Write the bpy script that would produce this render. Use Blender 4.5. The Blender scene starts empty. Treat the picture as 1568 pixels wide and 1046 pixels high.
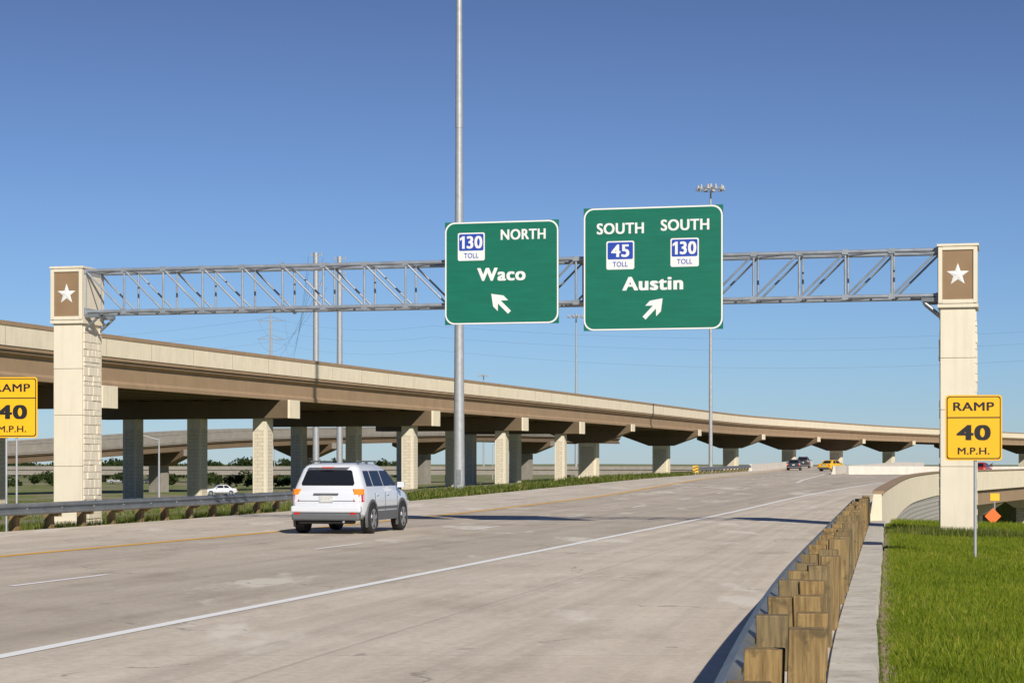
import bpy, math, random
import numpy as np
from mathutils import Vector, Matrix
random.seed(7); rng=np.random.default_rng(5)
S=bpy.context.scene
COL=S.collection

# ------------------------------------------------------------ materials
def nodes(name):
    m=bpy.data.materials.new(name); m.use_nodes=True
    nt=m.node_tree; b=nt.nodes['Principled BSDF']
    return m,nt,b
def N(nt,t,**k):
    n=nt.nodes.new(t)
    for a,v in k.items():
        if a in n.inputs.keys(): n.inputs[a].default_value=v
        else: setattr(n,a,v)
    return n
def ramp(nt,fac,stops):
    r=nt.nodes.new('ShaderNodeValToRGB')
    e=r.color_ramp.elements
    while len(e)<len(stops): e.new(0.5)
    for i,(p,c) in enumerate(stops):
        e[i].position=p; e[i].color=(*c,1) if len(c)==3 else c
    nt.links.new(fac,r.inputs[0]); return r.outputs[0]
def mix(nt,f,a,b,mode='MIX'):
    m=nt.nodes.new('ShaderNodeMix'); m.data_type='RGBA'; m.blend_type=mode
    if isinstance(f,(int,float)): m.inputs[0].default_value=f
    else: nt.links.new(f,m.inputs[0])
    for s,v in ((6,a),(7,b)):
        if isinstance(v,tuple): m.inputs[s].default_value=(*v[:3],1)
        else: nt.links.new(v,m.inputs[s])
    return m.outputs[2]
def math_(nt,op,a,b=None,c=None):
    m=nt.nodes.new('ShaderNodeMath'); m.operation=op
    for i,v in enumerate((a,b,c)):
        if v is None: continue
        if isinstance(v,(int,float)): m.inputs[i].default_value=v
        else: nt.links.new(v,m.inputs[i])
    return m.outputs[0]
def noise(nt,vec,scale,detail=6,rough=.6):
    n=N(nt,'ShaderNodeTexNoise'); n.inputs['Scale'].default_value=scale
    n.inputs['Detail'].default_value=detail; n.inputs['Roughness'].default_value=rough
    if vec is not None: nt.links.new(vec,n.inputs['Vector'])
    return n.outputs[0]
def mapping(nt,vec,sc):
    m=N(nt,'ShaderNodeMapping'); m.inputs['Scale'].default_value=sc
    nt.links.new(vec,m.inputs['Vector']); return m.outputs[0]
def bump(nt,b,h,s=.3,d=.01):
    n=N(nt,'ShaderNodeBump'); n.inputs['Strength'].default_value=s; n.inputs['Distance'].default_value=d
    nt.links.new(h,n.inputs['Height']); nt.links.new(n.outputs[0],b.inputs['Normal'])
def dk(c,f): return tuple(x*f for x in c)
def mat(name,col,rough=.8,var=.2,scale=2.0,metal=0,bmp=0,streak=False,coat=0):
    m,nt,b=nodes(name)
    b.inputs['Roughness'].default_value=rough; b.inputs['Metallic'].default_value=metal
    if coat: b.inputs['Coat Weight'].default_value=coat
    tc=N(nt,'ShaderNodeTexCoord').outputs['Object']
    n1=noise(nt,tc,scale)
    c=ramp(nt,n1,[(.3,dk(col,1-var)),(.7,dk(col,1+var*.5))])
    if streak:
        n2=noise(nt,mapping(nt,tc,(3,3,.25)),1.5)
        f=ramp(nt,n2,[(.5,(0,0,0)),(.8,(.4,.4,.4))])
        c=mix(nt,f,c,dk(col,.6))
    nt.links.new(c,b.inputs['Base Color'])
    if bmp: bump(nt,b,noise(nt,tc,40),bmp,.01)
    return m
M={}
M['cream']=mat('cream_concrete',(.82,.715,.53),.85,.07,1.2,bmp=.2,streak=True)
M['creamc']=mat('cream_column_paint',(.72,.65,.51),.8,.06,1.0,bmp=.15,streak=True)
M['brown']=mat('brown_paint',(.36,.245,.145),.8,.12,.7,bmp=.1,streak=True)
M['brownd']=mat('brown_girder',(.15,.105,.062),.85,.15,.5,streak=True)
M['panel']=mat('tan_brown_panel',(.27,.175,.095),.8,.1,2)
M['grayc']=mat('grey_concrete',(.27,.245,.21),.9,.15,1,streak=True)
M['white_wall']=mat('white_barrier_concrete',(.68,.63,.55),.85,.12,1,streak=True)
m,nt,b=nodes('stained_kerb_concrete'); b.inputs['Roughness'].default_value=.9
tc=N(nt,'ShaderNodeTexCoord').outputs['Object']
c=ramp(nt,noise(nt,tc,1.6,8,.7),[(.3,(.42,.375,.30)),(.55,(.62,.57,.48)),(.75,(.72,.67,.58))])
c=mix(nt,ramp(nt,noise(nt,tc,8,6,.7),[(.56,(0,0,0)),(.68,(.7,.7,.7))]),c,(.30,.24,.16))
nt.links.new(c,b.inputs['Base Color']); bump(nt,b,noise(nt,tc,25,6),.5,.01); M['kerb']=m
M['gravel']=mat('brown_gravel',(.24,.185,.12),.9,.5,30)
M['steel']=mat('galvanised_steel',(.42,.43,.44),.5,.15,3,metal=.35)
M['steel2']=mat('galvanised_truss_steel',(.30,.33,.37),.5,.25,3,metal=.3)
M['rail']=mat('weathered_guardrail_steel',(.24,.26,.27),.45,.25,2.5,metal=.5)
M['signwhite']=mat('reflective_white',(.76,.75,.73),.5,.02)
M['signyellow']=mat('reflective_yellow',(.88,.46,.006),.5,.03)
M['signblue']=mat('reflective_blue',(.012,.055,.36),.5,.03)
M['signblack']=mat('sign_black',(.012,.012,.012),.5,.02)
M['tyre']=mat('tyre_rubber',(.018,.018,.018),.85,.1)
M['trim']=mat('dark_grey_cladding',(.11,.115,.12),.6,.1)
M['rim']=mat('alloy_rim',(.45,.45,.46),.35,.1,metal=.7)
M['red']=mat('red_lens',(.50,.015,.01),.25,.02)
M['amber']=mat('amber_lens',(.80,.25,.02),.25,.02)
M['orange']=mat('orange_plastic',(.85,.14,.015),.5,.05)
M['plate']=mat('licence_plate_white',(.6,.6,.58),.5,.3,12)
def paint(name,col):
    m=mat(name,col,.3,.02,coat=.6); return m
M['pwhite']=paint('white_car_paint',(.64,.66,.70))
M['pdark']=paint('dark_car_paint',(.03,.035,.045))
M['pyellow']=paint('yellow_car_paint',(.75,.45,.03))
M['pred']=paint('red_car_paint',(.35,.03,.03))
M['psilver']=paint('silver_car_paint',(.42,.43,.45))
m,nt,b=nodes('tinted_glass'); b.inputs['Base Color'].default_value=(.012,.014,.018,1); b.inputs['Roughness'].default_value=.06
b.inputs['Specular IOR Level'].default_value=.35
M['glass']=m
m,nt,b=nodes('reflective_green'); b.inputs['Roughness'].default_value=.45
tc=N(nt,'ShaderNodeTexCoord').outputs['Object']
c=ramp(nt,noise(nt,mapping(nt,tc,(.6,1,6)),1.6),[(.35,(.001,.125,.075)),(.75,(.003,.155,.094))])
nt.links.new(c,b.inputs['Base Color']); M['green']=m
def stone(name,c1,c2,mort,scale,bw,rh,bs=.6):
    m,nt,b=nodes(name); b.inputs['Roughness'].default_value=.9
    tc=N(nt,'ShaderNodeTexCoord').outputs['Object']
    s=N(nt,'ShaderNodeSeparateXYZ'); nt.links.new(tc,s.inputs[0])
    h=math_(nt,'ADD',s.outputs[0],s.outputs[1])
    cb=N(nt,'ShaderNodeCombineXYZ'); nt.links.new(h,cb.inputs[0]); nt.links.new(s.outputs[2],cb.inputs[1])
    br=N(nt,'ShaderNodeTexBrick'); nt.links.new(cb.outputs[0],br.inputs[0])
    br.inputs['Color1'].default_value=(*c1,1); br.inputs['Color2'].default_value=(*c2,1); br.inputs['Mortar'].default_value=(*mort,1)
    br.inputs['Scale'].default_value=scale; br.inputs['Brick Width'].default_value=bw; br.inputs['Row Height'].default_value=rh
    br.inputs['Mortar Size'].default_value=.03
    n=noise(nt,tc,5)
    c=mix(nt,.35,br.outputs[0],ramp(nt,n,[(.3,dk(c1,.7)),(.7,c1)]))
    nt.links.new(c,b.inputs['Base Color'])
    bump(nt,b,math_(nt,'SUBTRACT',math_(nt,'MULTIPLY',noise(nt,tc,8),.5),br.outputs[1]),bs,.05)
    return m
M['stone']=stone('cast_stone',(.70,.62,.48),(.62,.55,.43),(.48,.42,.32),1,.55,.28,.4)
M['mse']=stone('retaining_wall_panels',(.50,.47,.41),(.42,.395,.345),(.25,.235,.20),1,.5,.25,.9)
m,nt,b=nodes('treated_timber'); b.inputs['Roughness'].default_value=.85
tc=N(nt,'ShaderNodeTexCoord').outputs['Object']; g=N(nt,'ShaderNodeNewGeometry')
ri=g.outputs['Random Per Island']
gr=noise(nt,mapping(nt,tc,(28,28,1.6)),1.5,8)
c1=ramp(nt,gr,[(.3,(.12,.075,.025)),(.5,(.26,.165,.06)),(.7,(.38,.255,.10))])
c2=ramp(nt,gr,[(.3,(.09,.065,.03)),(.7,(.25,.185,.09))])
c=mix(nt,ri,c1,c2)
spots=ramp(nt,noise(nt,tc,7,3),[(.56,(0,0,0)),(.70,(.8,.8,.8))])
c=mix(nt,spots,c,(.08,.055,.025))
nt.links.new(c,b.inputs['Base Color']); bump(nt,b,gr,.5,.01); M['wood']=m
def blade_mat(name,a,b_,c_):
    m,nt,b=nodes(name); b.inputs['Roughness'].default_value=.6; b.inputs['Specular IOR Level'].default_value=.2
    g=N(nt,'ShaderNodeNewGeometry').outputs['Random Per Island']
    tc=N(nt,'ShaderNodeTexCoord').outputs['Object']
    cc=ramp(nt,g,[(0,a),(.6,b_),(.97,c_)])
    big=ramp(nt,noise(nt,tc,.45,4),[(.35,(.74,.80,.7)),(.65,(1.0,1.0,1.0))])
    cc=mix(nt,1.0,cc,big,'MULTIPLY')
    med=ramp(nt,noise(nt,tc,3.2,4),[(.3,(.72,.78,.7)),(.7,(1.1,1.0,.9))])
    cc=mix(nt,1.0,cc,med,'MULTIPLY')
    nt.links.new(cc,b.inputs['Base Color'])
    tr=N(nt,'ShaderNodeBsdfTranslucent'); nt.links.new(cc,tr.inputs[0])
    ms=N(nt,'ShaderNodeMixShader'); ms.inputs[0].default_value=.35
    out=nt.nodes['Material Output']
    nt.links.new(b.outputs[0],ms.inputs[1]); nt.links.new(tr.outputs[0],ms.inputs[2]); nt.links.new(ms.outputs[0],out.inputs[0])
    return m
M['blade']=blade_mat('grass_blades',(.14,.22,.008),(.25,.34,.014),(.44,.42,.08))
M['weed']=blade_mat('weed_leaves',(.08,.125,.018),(.16,.215,.035),(.36,.31,.12))
M['leaf']=blade_mat('tree_leaves',(.02,.045,.012),(.045,.075,.02),(.09,.11,.03))
m,nt,b=nodes('ground_soil_and_grass'); b.inputs['Roughness'].default_value=.95
tc=N(nt,'ShaderNodeTexCoord').outputs['Object']
gcol=ramp(nt,noise(nt,tc,.9),[(.3,(.09,.125,.018)),(.5,(.15,.19,.03)),(.75,(.22,.23,.06))])
dirt=ramp(nt,noise(nt,tc,3),[(.3,(.20,.155,.10)),(.7,(.37,.30,.21))])
f=ramp(nt,noise(nt,tc,.11,8),[(.46,(0,0,0)),(.58,(.85,.85,.85))])
c=mix(nt,f,gcol,dirt)
nt.links.new(c,b.inputs['Base Color']); bump(nt,b,noise(nt,tc,6),.5,.08); M['ground']=m
# road concrete using UV: u=lane coordinate (0 left edge,1 yellow,2 white,3 right edge) v = metres
m,nt,b=nodes('road_concrete'); b.inputs['Roughness'].default_value=.85
tcn=N(nt,'ShaderNodeTexCoord'); uv=tcn.outputs['UV']; tc=tcn.outputs['Object']
s=N(nt,'ShaderNodeSeparateXYZ'); nt.links.new(uv,s.inputs[0]); u=s.outputs[0]; v=s.outputs[1]
base=ramp(nt,noise(nt,tc,.35,8),[(.3,(.66,.565,.445)),(.7,(.79,.69,.555))])
fine=ramp(nt,noise(nt,tc,9,8,.8),[(.25,(.70,.70,.70)),(.75,(1.12,1.12,1.12))])
base=mix(nt,1,base,fine,'MULTIPLY')
un=math_(nt,'ADD',u,math_(nt,'MULTIPLY',math_(nt,'SUBTRACT',noise(nt,mapping(nt,uv,(2,.12,1)),2,5),.5),.10))
lane=ramp(nt,math_(nt,'DIVIDE',un,3),[(.31,(1,1,1)),(.35,(.79,.78,.77)),(.49,(.88,.87,.86)),(.51,(.80,.79,.78)),(.655,(.79,.78,.77)),(.68,(1,1,1))])
base=mix(nt,1,base,lane,'MULTIPLY')
st=ramp(nt,noise(nt,mapping(nt,uv,(14,.035,1)),1,5,.6),[(.42,(1,1,1)),(.75,(.76,.75,.74))])
base=mix(nt,1,base,st,'MULTIPLY')
sk_=ramp(nt,noise(nt,mapping(nt,uv,(38,.02,1)),1,2,.5),[(.68,(1,1,1)),(.74,(.74,.73,.72))])
sk_=mix(nt,ramp(nt,noise(nt,mapping(nt,uv,(1,.05,1)),1,2),[(.5,(0,0,0)),(.58,(1,1,1))]),(1,1,1),sk_)
base=mix(nt,1,base,sk_,'MULTIPLY')
bl=ramp(nt,noise(nt,mapping(nt,tc,(1,.35,1)),.8,9,.7),[(.50,(1,1,1)),(.8,(.70,.68,.65))])
base=mix(nt,1,base,bl,'MULTIPLY')
lt=ramp(nt,noise(nt,mapping(nt,tc,(.5,.14,1)),.9,6,.6),[(.58,(0,0,0)),(.63,(.5,.5,.5))])
base=mix(nt,lt,base,(.84,.78,.67))
jv=math_(nt,'PINGPONG',v,2.3)
jf=math_(nt,'LESS_THAN',jv,.011)
jl=math_(nt,'LESS_THAN',math_(nt,'ABSOLUTE',math_(nt,'SUBTRACT',u,2.38)),.003)
jf=math_(nt,'MULTIPLY',math_(nt,'MAXIMUM',math_(nt,'MULTIPLY',jf,.8),math_(nt,'MULTIPLY',jl,.6)),.5)
base=mix(nt,jf,base,(.17,.15,.12))
vo=N(nt,'ShaderNodeTexVoronoi'); vo.feature='DISTANCE_TO_EDGE'; vo.inputs['Scale'].default_value=.16
nn=N(nt,'ShaderNodeTexNoise'); nn.inputs['Scale'].default_value=.8; nn.inputs['Detail'].default_value=8; nt.links.new(tc,nn.inputs['Vector'])
va=N(nt,'ShaderNodeVectorMath'); va.operation='MULTIPLY_ADD'; nt.links.new(nn.outputs[1],va.inputs[0]); va.inputs[1].default_value=(2,2,2); nt.links.new(tc,va.inputs[2])
nt.links.new(va.outputs[0],vo.inputs['Vector'])
cr=math_(nt,'MULTIPLY',math_(nt,'LESS_THAN',vo.outputs[0],.0035),.5)
cr=math_(nt,'MULTIPLY',cr,math_(nt,'GREATER_THAN',noise(nt,tc,.12,2),.50))
base=mix(nt,cr,base,(.14,.13,.10))
pit=ramp(nt,noise(nt,tc,1.7,3,.5),[(.72,(0,0,0)),(.74,(.6,.6,.6))])
base=mix(nt,pit,base,(.25,.22,.18))
nt.links.new(base,b.inputs['Base Color']); bump(nt,b,noise(nt,tc,60,4),.2,.004); M['road']=m
def worn(name,col,thr):
    m,nt,b=nodes(name); b.inputs['Roughness'].default_value=.7
    tc=N(nt,'ShaderNodeTexCoord').outputs['Object']
    f=ramp(nt,noise(nt,tc,7,8,.8),[(thr,(0,0,0)),(thr+.14,(1,1,1))])
    nt.links.new(mix(nt,f,col,(.55,.48,.39)),b.inputs['Base Color']); return m
M['mwhite']=worn('worn_white_road_paint',(.93,.92,.89),.60)
M['myellow']=worn('worn_yellow_road_paint',(.84,.43,.012),.62)
M['asphalt']=mat('asphalt',(.06,.06,.06),.9,.2,.5)

# ------------------------------------------------------------ mesh builder
class B:
    def __init__(s): s.v=[]; s.f=[]; s.mi=[]; s.mats=[]
    def _m(s,m):
        if m not in s.mats: s.mats.append(m)
        return s.mats.index(m)
    def add(s,vs,fs,m):
        o=len(s.v); k=s._m(m)
        s.v+=[tuple(p) for p in vs]
        for f in fs: s.f.append(tuple(i+o for i in f)); s.mi.append(k)
    def box(s,c,d,m,rz=0,top=None,shear=(0,0)):
        x,y,z=c; a,b_,h=d[0]/2,d[1]/2,d[2]/2
        ta,tb=(top[0]/2,top[1]/2) if top else (a,b_)
        cs,sn=math.cos(rz),math.sin(rz); vs=[]
        for (aa,bb,zz) in ((a,b_,-h),(ta,tb,h)):
            for sx,sy in ((-1,-1),(1,-1),(1,1),(-1,1)):
                px,py=sx*aa,sy*bb
                if zz>0: px+=shear[0]; py+=shear[1]
                vs.append((x+px*cs-py*sn,y+px*sn+py*cs,z+zz))
        s.add(vs,[(3,2,1,0),(4,5,6,7),(0,1,5,4),(1,2,6,5),(2,3,7,6),(3,0,4,7)],m)
    def tube(s,p,q,r,m,n=8,r2=None,caps=True):
        p=Vector(p);q=Vector(q);d=(q-p).normalized()
        a=Vector((0,0,1)) if abs(d.z)<.9 else Vector((1,0,0))
        e1=d.cross(a).normalized();e2=d.cross(e1)
        r2=r if r2 is None else r2; vs=[]
        for c,rr in ((p,r),(q,r2)):
            for i in range(n):
                t=2*math.pi*i/n; vs.append(c+e1*math.cos(t)*rr+e2*math.sin(t)*rr)
        fs=[(i,i+n,(i+1)%n+n,(i+1)%n) for i in range(n)]
        if caps: fs+=[tuple(range(n)),tuple(range(2*n-1,n-1,-1))]
        s.add(vs,fs,m)
    def loft(s,rings,m,cap=True,closed=True):
        n=len(rings[0]); vs=[p for r in rings for p in r]; fs=[]
        for i in range(len(rings)-1):
            for j in range(n if closed else n-1):
                k=(j+1)%n; fs.append((i*n+j,i*n+k,(i+1)*n+k,(i+1)*n+j))
        if cap: fs+=[tuple(range(n-1,-1,-1)),tuple((len(rings)-1)*n+j for j in range(n))]
        s.add(vs,fs,m)
    def obj(s,name,parent=None,bevel=0,smooth=False,recalc=True,seg=2,ang=38):
        me=bpy.data.meshes.new(name); me.from_pydata(s.v,[],s.f)
        for m_ in s.mats: me.materials.append(m_)
        me.polygons.foreach_set('material_index',s.mi)
        if recalc:
            import bmesh
            bm=bmesh.new(); bm.from_mesh(me); bmesh.ops.recalc_face_normals(bm,faces=bm.faces); bm.to_mesh(me); bm.free()
        if smooth:
            me.polygons.foreach_set('use_smooth',[True]*len(me.polygons))
            me.set_sharp_from_angle(angle=math.radians(ang))
        me.update()
        o=bpy.data.objects.new(name,me); COL.objects.link(o)
        if bevel:
            bv=o.modifiers.new('bevel','BEVEL'); bv.width=bevel; bv.segments=seg; bv.limit_method='ANGLE'; bv.angle_limit=math.radians(30)
        if parent: o.parent=parent
        return o
def empty(name,loc=(0,0,0),rz=0):
    e=bpy.data.objects.new(name,None); e.location=loc; e.rotation_euler=(0,0,rz); e.empty_display_size=.3
    COL.objects.link(e); return e

# ------------------------------------------------------------ alignment curves (world metres)
GY=np.arange(-80,800,1.0)
def curve(pts,sig=6):
    p=np.array(sorted(pts)); y=p[:,0]; x=p[:,1]
    v=np.interp(GY,y,x)
    lo=GY<y[0]; v[lo]=x[0]+(GY[lo]-y[0])*(x[1]-x[0])/(y[1]-y[0])
    hi=GY>y[-1]; v[hi]=x[-1]+(GY[hi]-y[-1])*(x[-1]-x[-2])/(y[-1]-y[-2])
    k=np.arange(-3*sig,3*sig+1); w=np.exp(-k**2/(2*sig**2)); w/=w.sum()
    pad=np.concatenate([v[0]+(np.arange(-3*sig,0))*(v[1]-v[0]),v,v[-1]+(np.arange(1,3*sig+1))*(v[-1]-v[-2])])
    sm=np.convolve(pad,w,'valid')
    return lambda yy: np.interp(yy,GY,sm)
XL=curve([(-20,-31.5),(36.85,-16.4),(49.4,-12.8),(68,-8.7),(93,-2.1),(110,1.8),(130,6),(150,10),(200,20),(263,32.6),(340,47.5),(420,64)])
XY=curve([(-20,-24.7),(17.7,-14.57),(36.85,-9.4),(49.4,-6.0),(68,-1.9),(93,4.1),(110,7.3),(150,14.2),(200,23.5),(263,35),(340,50),(420,66)])
XW=curve([(-20,-13.3),(17.7,-4.52),(36.85,0),(49.4,2.9),(68,7.2),(93,13.2),(110,17.6),(130,23),(150,29),(190,42),(250,75),(420,205)])
XR=curve([(-20,-3.0),(11,1.67),(17,2.65),(58,10.33),(68,12.3),(93,17.7),(110,21.6),(130,27.2),(150,34.5),(190,51),(250,85),(420,215)],4)
ZL=curve([(-20,0),(68,0),(93,.2),(110,.36),(150,.6),(263,.85),(340,1.3),(400,1.2),(520,0),(760,-1)])
ZR=curve([(-20,0),(68,0),(93,.15),(130,.33),(190,.40),(420,.4)])
BX=curve([(40,-48.7),(114.7,-29.2),(127.5,-25.9),(178,-10.3),(234,7.3),(341,39.4),(430,78),(537,136.8),(700,245)],12)

# ------------------------------------------------------------ ground
LOW=6.0
def sst(a,b_,x):
    t=np.clip((x-a)/(b_-a),0,1); return t*t*(3-2*t)
def gz(X,Y):
    X=np.asarray(X,float);Y=np.asarray(Y,float)
    xl=XL(Y); xr=XR(Y)-9*sst(140,150,Y); zl=ZL(Y); zr=ZR(Y)
    dl=xl-X; dr=X-(xr+.45)
    k=sst(60,70,Y)
    fall=-k*LOW*np.clip((dr+2.6)/1.2,0,1)
    t=np.clip((X-xl)/(xr-xl),0,1)
    z=(zl*(1-t)+zr*t)-.16+fall
    left=zl-.05-np.minimum(np.maximum(dl,0)*.05,2.4+zl)
    ra=-.05-.03*np.minimum(np.maximum(dr,0),5)-np.minimum(np.maximum(dr-4.5,0)*.33,LOW-.3)
    right=zr+ra*(1-k)+fall-.1*k
    right=np.maximum(right,-LOW)
    z=np.where(dl>0,left,z); z=np.where(dr>0,right,z)
    return z
xs=np.concatenate([-np.geomspace(9000,64,28),np.arange(-60,60,1.0),np.arange(60,150,3.0),np.geomspace(150,9000,26)])
ys=np.concatenate([[-120,-80],np.arange(-60,165,1.0),np.arange(165,460,4.0),np.geomspace(460,14000,34)])
XX,YY=np.meshgrid(xs,ys); 
ZZ=gz(XX,YY)+.0
ZZ+= np.where((XX<XL(YY)-4),.10*np.sin(XX*.31+YY*.11)*np.sin(YY*.17),0)*(YY<500)
me=bpy.data.meshes.new('ground'); nx,ny=len(xs),len(ys)
idx=np.arange(nx*ny).reshape(ny,nx)
F=np.stack([idx[:-1,:-1],idx[:-1,1:],idx[1:,1:],idx[1:,:-1]],-1).reshape(-1,4)
me.from_pydata(np.stack([XX.ravel(),YY.ravel(),ZZ.ravel()],-1).tolist(),[],F.tolist())
me.materials.append(M['ground']); me.polygons.foreach_set('use_smooth',[True]*len(me.polygons))
COL.objects.link(bpy.data.objects.new('ground',me))

# ------------------------------------------------------------ road
road=empty('road')
def roadz(x,y):
    xl=XL(y); xr=XR(y); t=np.clip((x-xl)/(xr-xl),0,1); return ZL(y)*(1-t)+ZR(y)*t
ry=np.concatenate([np.arange(-20,160,1.0),np.arange(160,421,3.0)])
vs=[];uvs=[]
cols=[0,.25,.5,.75,1,1.2,1.4,1.6,1.8,2,2.25,2.5,2.75,3]
def ux(u,y):
    a=[XL(y),XY(y),XW(y),XR(y)]
    i=min(int(u),2); t=u-i; return a[i]*(1-t)+a[i+1]*t
for y in ry:
    for u_ in [-1]+cols+[4]:
        uu=min(max(u_,0),3); x=float(ux(uu,y)); z=float(roadz(x,y))
        if u_ in(-1,4): z-=.35
        vs.append((x,y,z)); uvs.append((uu,y*1.03))
n=len(cols)+2; fs=[]
for i in range(len(ry)-1):
    for j in range(n-1): fs.append((i*n+j,i*n+j+1,(i+1)*n+j+1,(i+1)*n+j))
me=bpy.data.meshes.new('pavement'); me.from_pydata(vs,[],fs); me.materials.append(M['road'])
ul=me.uv_layers.new(name='UVMap')
li=np.empty(len(me.loops),int); me.loops.foreach_get('vertex_index',li)
ul.data.foreach_set('uv',np.array(uvs)[li].ravel())
o=bpy.data.objects.new('pavement',me); COL.objects.link(o); o.parent=road
def line(fx,w,y0,y1,b,m,off=0):
    yy=np.arange(y0,y1+.01,1.0) if y1-y0>4 else np.linspace(y0,y1,4)
    vs=[]
    for y in yy:
        for s_ in(-w/2,w/2):
            x=float(fx(y))+off+s_; vs.append((x,y,float(roadz(x,y))+.006))
    fs=[(2*i,2*i+1,2*i+3,2*i+2) for i in range(len(yy)-1)]
    b.add(vs,fs,m)
b=B()
line(XY,.24,-15,330,b,M['myellow'])
line(XW,.18,-15,400,b,M['mwhite'])
mid=lambda y:(XY(y)+XW(y))/2
k=15.9-24
while k<150:
    line(mid,.12,k,k+2.95,b,M['mwhite']); k+=12.0
for k in range(150,330,12): line(lambda y:XY(y)+3.7,.13,k,k+3,b,M['mwhite'])
line(lambda y:XY(y)+7.5,.16,135,205,b,M['mwhite'])
b.obj('lane_markings',road,recalc=False)
# kerb pad
b=B(); pr=[]
for y in np.arange(-10,59.1,.25):
    x=float(XR(y)); j_=random.uniform(-.025,.015); pr.append([(x+.002,y,-.3),(x+.002,y,.03),(x+.40+j_,y,.035),(x+.42+j_,y,-.3)])
b.loft(pr,M['kerb'],True,True)
b.obj('concrete_kerb')

# ------------------------------------------------------------ sweep helper
def sweep(b,fx,ys_,prof,m,zf,closed=True):
    rings=[]
    ys_=list(ys_)
    for y in ys_:
        e=.5; t=Vector((float(fx(y+e)-fx(y-e)),1,0)).normalized(); r=Vector((t.y,-t.x,0))
        x=float(fx(y)); zb=float(zf(y))
        rings.append([(x+r.x*u_,y+r.y*u_,zb+z) for u_,z in prof])
    b.loft(rings,m,closed,closed)
def rdir(fx,y):
    t=Vector((float(fx(y+.5)-fx(y-.5)),1,0)).normalized(); return Vector((t.y,-t.x,0)),t

# ------------------------------------------------------------ guardrails
W=[(0,.40),(.06,.44),(.06,.49),(.0,.53),(0,.57),(.06,.61),(.06,.66),(0,.705)]
def guardrail(fx,y0,y1,off,side,posts_step,ztop,name,phase=0,block=True):
    root=empty(name)
    b=B()
    prof=[(off+side*p,z) for p,z in W]+[(off+side*(p-.004),z) for p,z in reversed(W)]
    sweep(b,fx,np.arange(y0,y1+.1,1.0),prof,M['rail'],lambda y:roadz(fx(y),y))
    y=y0+phase
    while y<y1:
        r,t=rdir(fx,y); p=Vector((float(fx(y)),y,0))+r*(off+side*.015)
        zb=float(roadz(fx(y),y))
        b.tube(p+Vector((0,0,zb+.55)),p+r*side*.03+Vector((0,0,zb+.55)),.018,M['steel'],6)
        y+=posts_step
    b.obj('w_beam_rail',root,smooth=True)
    b=B(); y=y0+phase
    while y<y1-.3:
        r,t=rdir(fx,y); rz=math.atan2(r.y,r.x); zb=float(roadz(fx(y),y))
        j=lambda a:random.uniform(-a,a)
        po=off-side*.335; bo=off-side*.12
        zt=ztop+j(.045); 
        if 0<y<10.5 and side<0: zt=ztop-.085
        c=Vector((float(fx(y)),y,0))
        p=c+r*po; b.box((p.x,p.y,zb+zt/2-.15),(.20,.20,zt+.3),M['wood'],rz+j(.12),shear=(j(.04),j(.04)))
        if block:
            q=c+r*bo; h=.36; b.box((q.x,q.y,zb+.52-j(.03)-(.03 if y<10.5 else 0)),(.21,.155,h),M['wood'],rz+j(.12),shear=(j(.015),j(.015)))
        y+=posts_step
    b.obj('timber_posts',root,bevel=.008)
    return root
guardrail(XR,-6,59.4,-.44,-1,1.9,.755,'guardrail',phase=0.0)
guardrail(XL,20,74,.2,1,1.9,.60,'guardrail',phase=.7,block=True)
root=empty('guardrail'); b=B()
prof=[(.1+p,z) for p,z in W]+[(.1+p-.004,z) for p,z in reversed(W)]
sweep(b,XL,np.arange(185,246,2.0),prof,M['rail'],lambda y:roadz(XL(y),y))
for y in np.arange(186,246,4): b.box((float(XL(y)),y,float(ZL(y))+.3),(.15,.2,.75),M['wood'])
b.obj('w_beam_rail',root)
mk=empty('object_marker_sign',(float(XL(184)),184,float(ZL(184))))
b=B(); b.box((0,0,.3),(.05,.05,.7),M['steel']); b.box((0,-.04,.55),(.5,.02,.6),M['signyellow'])
for k in range(2):
    z=.34+k*.26; b.add([(-.24,-.055,z-.06),(.24,-.055,z+.10),(.24,-.055,z+.20),(-.24,-.055,z+.04)],[(0,1,2,3)],M['signblack'])
b.obj('marker_panel',mk,recalc=False)

# ------------------------------------------------------------ concrete barriers
def barrier(name,fx,ys_,zf,m,off=0,h=.85,cap=None,drop=0):
    root=empty(name); b=B()
    sweep(b,fx,ys_,[(off-.32,-.02),(off-.20,.22),(off-.12,h),(off+.12,h),(off+.14,-.02-drop),(off-.1,-.02-drop)],m,zf)
    b.obj('barrier_wall',root)
    if cap:
        b=B(); sweep(b,fx,ys_,[(off-.15,h+.003),(off-.15,h+.09),(off+.19,h+.09),(off+.19,h+.003)],cap,zf); b.obj('barrier_coping',root)
    return root
zRf=lambda y:ZR(y)
barrier('ramp_barrier',XR,np.concatenate([np.arange(59.6,150,1.5),np.arange(152,420,4.)]),zRf,M['cream'],.18,.80,M['brown'],drop=.62)
LB=curve([(205,32.8),(240,40.5),(275,49),(330,63),(400,82)],5)
RB=curve([(205,33.2),(214,44),(235,62),(290,112),(400,205)],2)
barrier('concrete_barrier',LB,np.arange(206,400,4.),lambda y:roadz(LB(y),y),M['white_wall'])
barrier('concrete_barrier',RB,np.arange(206,400,3.),lambda y:roadz(RB(y),y)-.0,M['white_wall'])
barrier('concrete_barrier',XL,np.arange(246,400,4.),lambda y:ZL(y),M['white_wall'])
rw=empty('retaining_wall'); b=B()
sweep(b,XR,np.arange(60.2,146,1.5),[(-.3,-.36),(.24,-.36),(.24,-9.6),(-.3,-9.6)],M['mse'],zRf); b.obj('wall_panels',rw)
rb=empty('ramp_bridge'); b=B()
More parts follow.
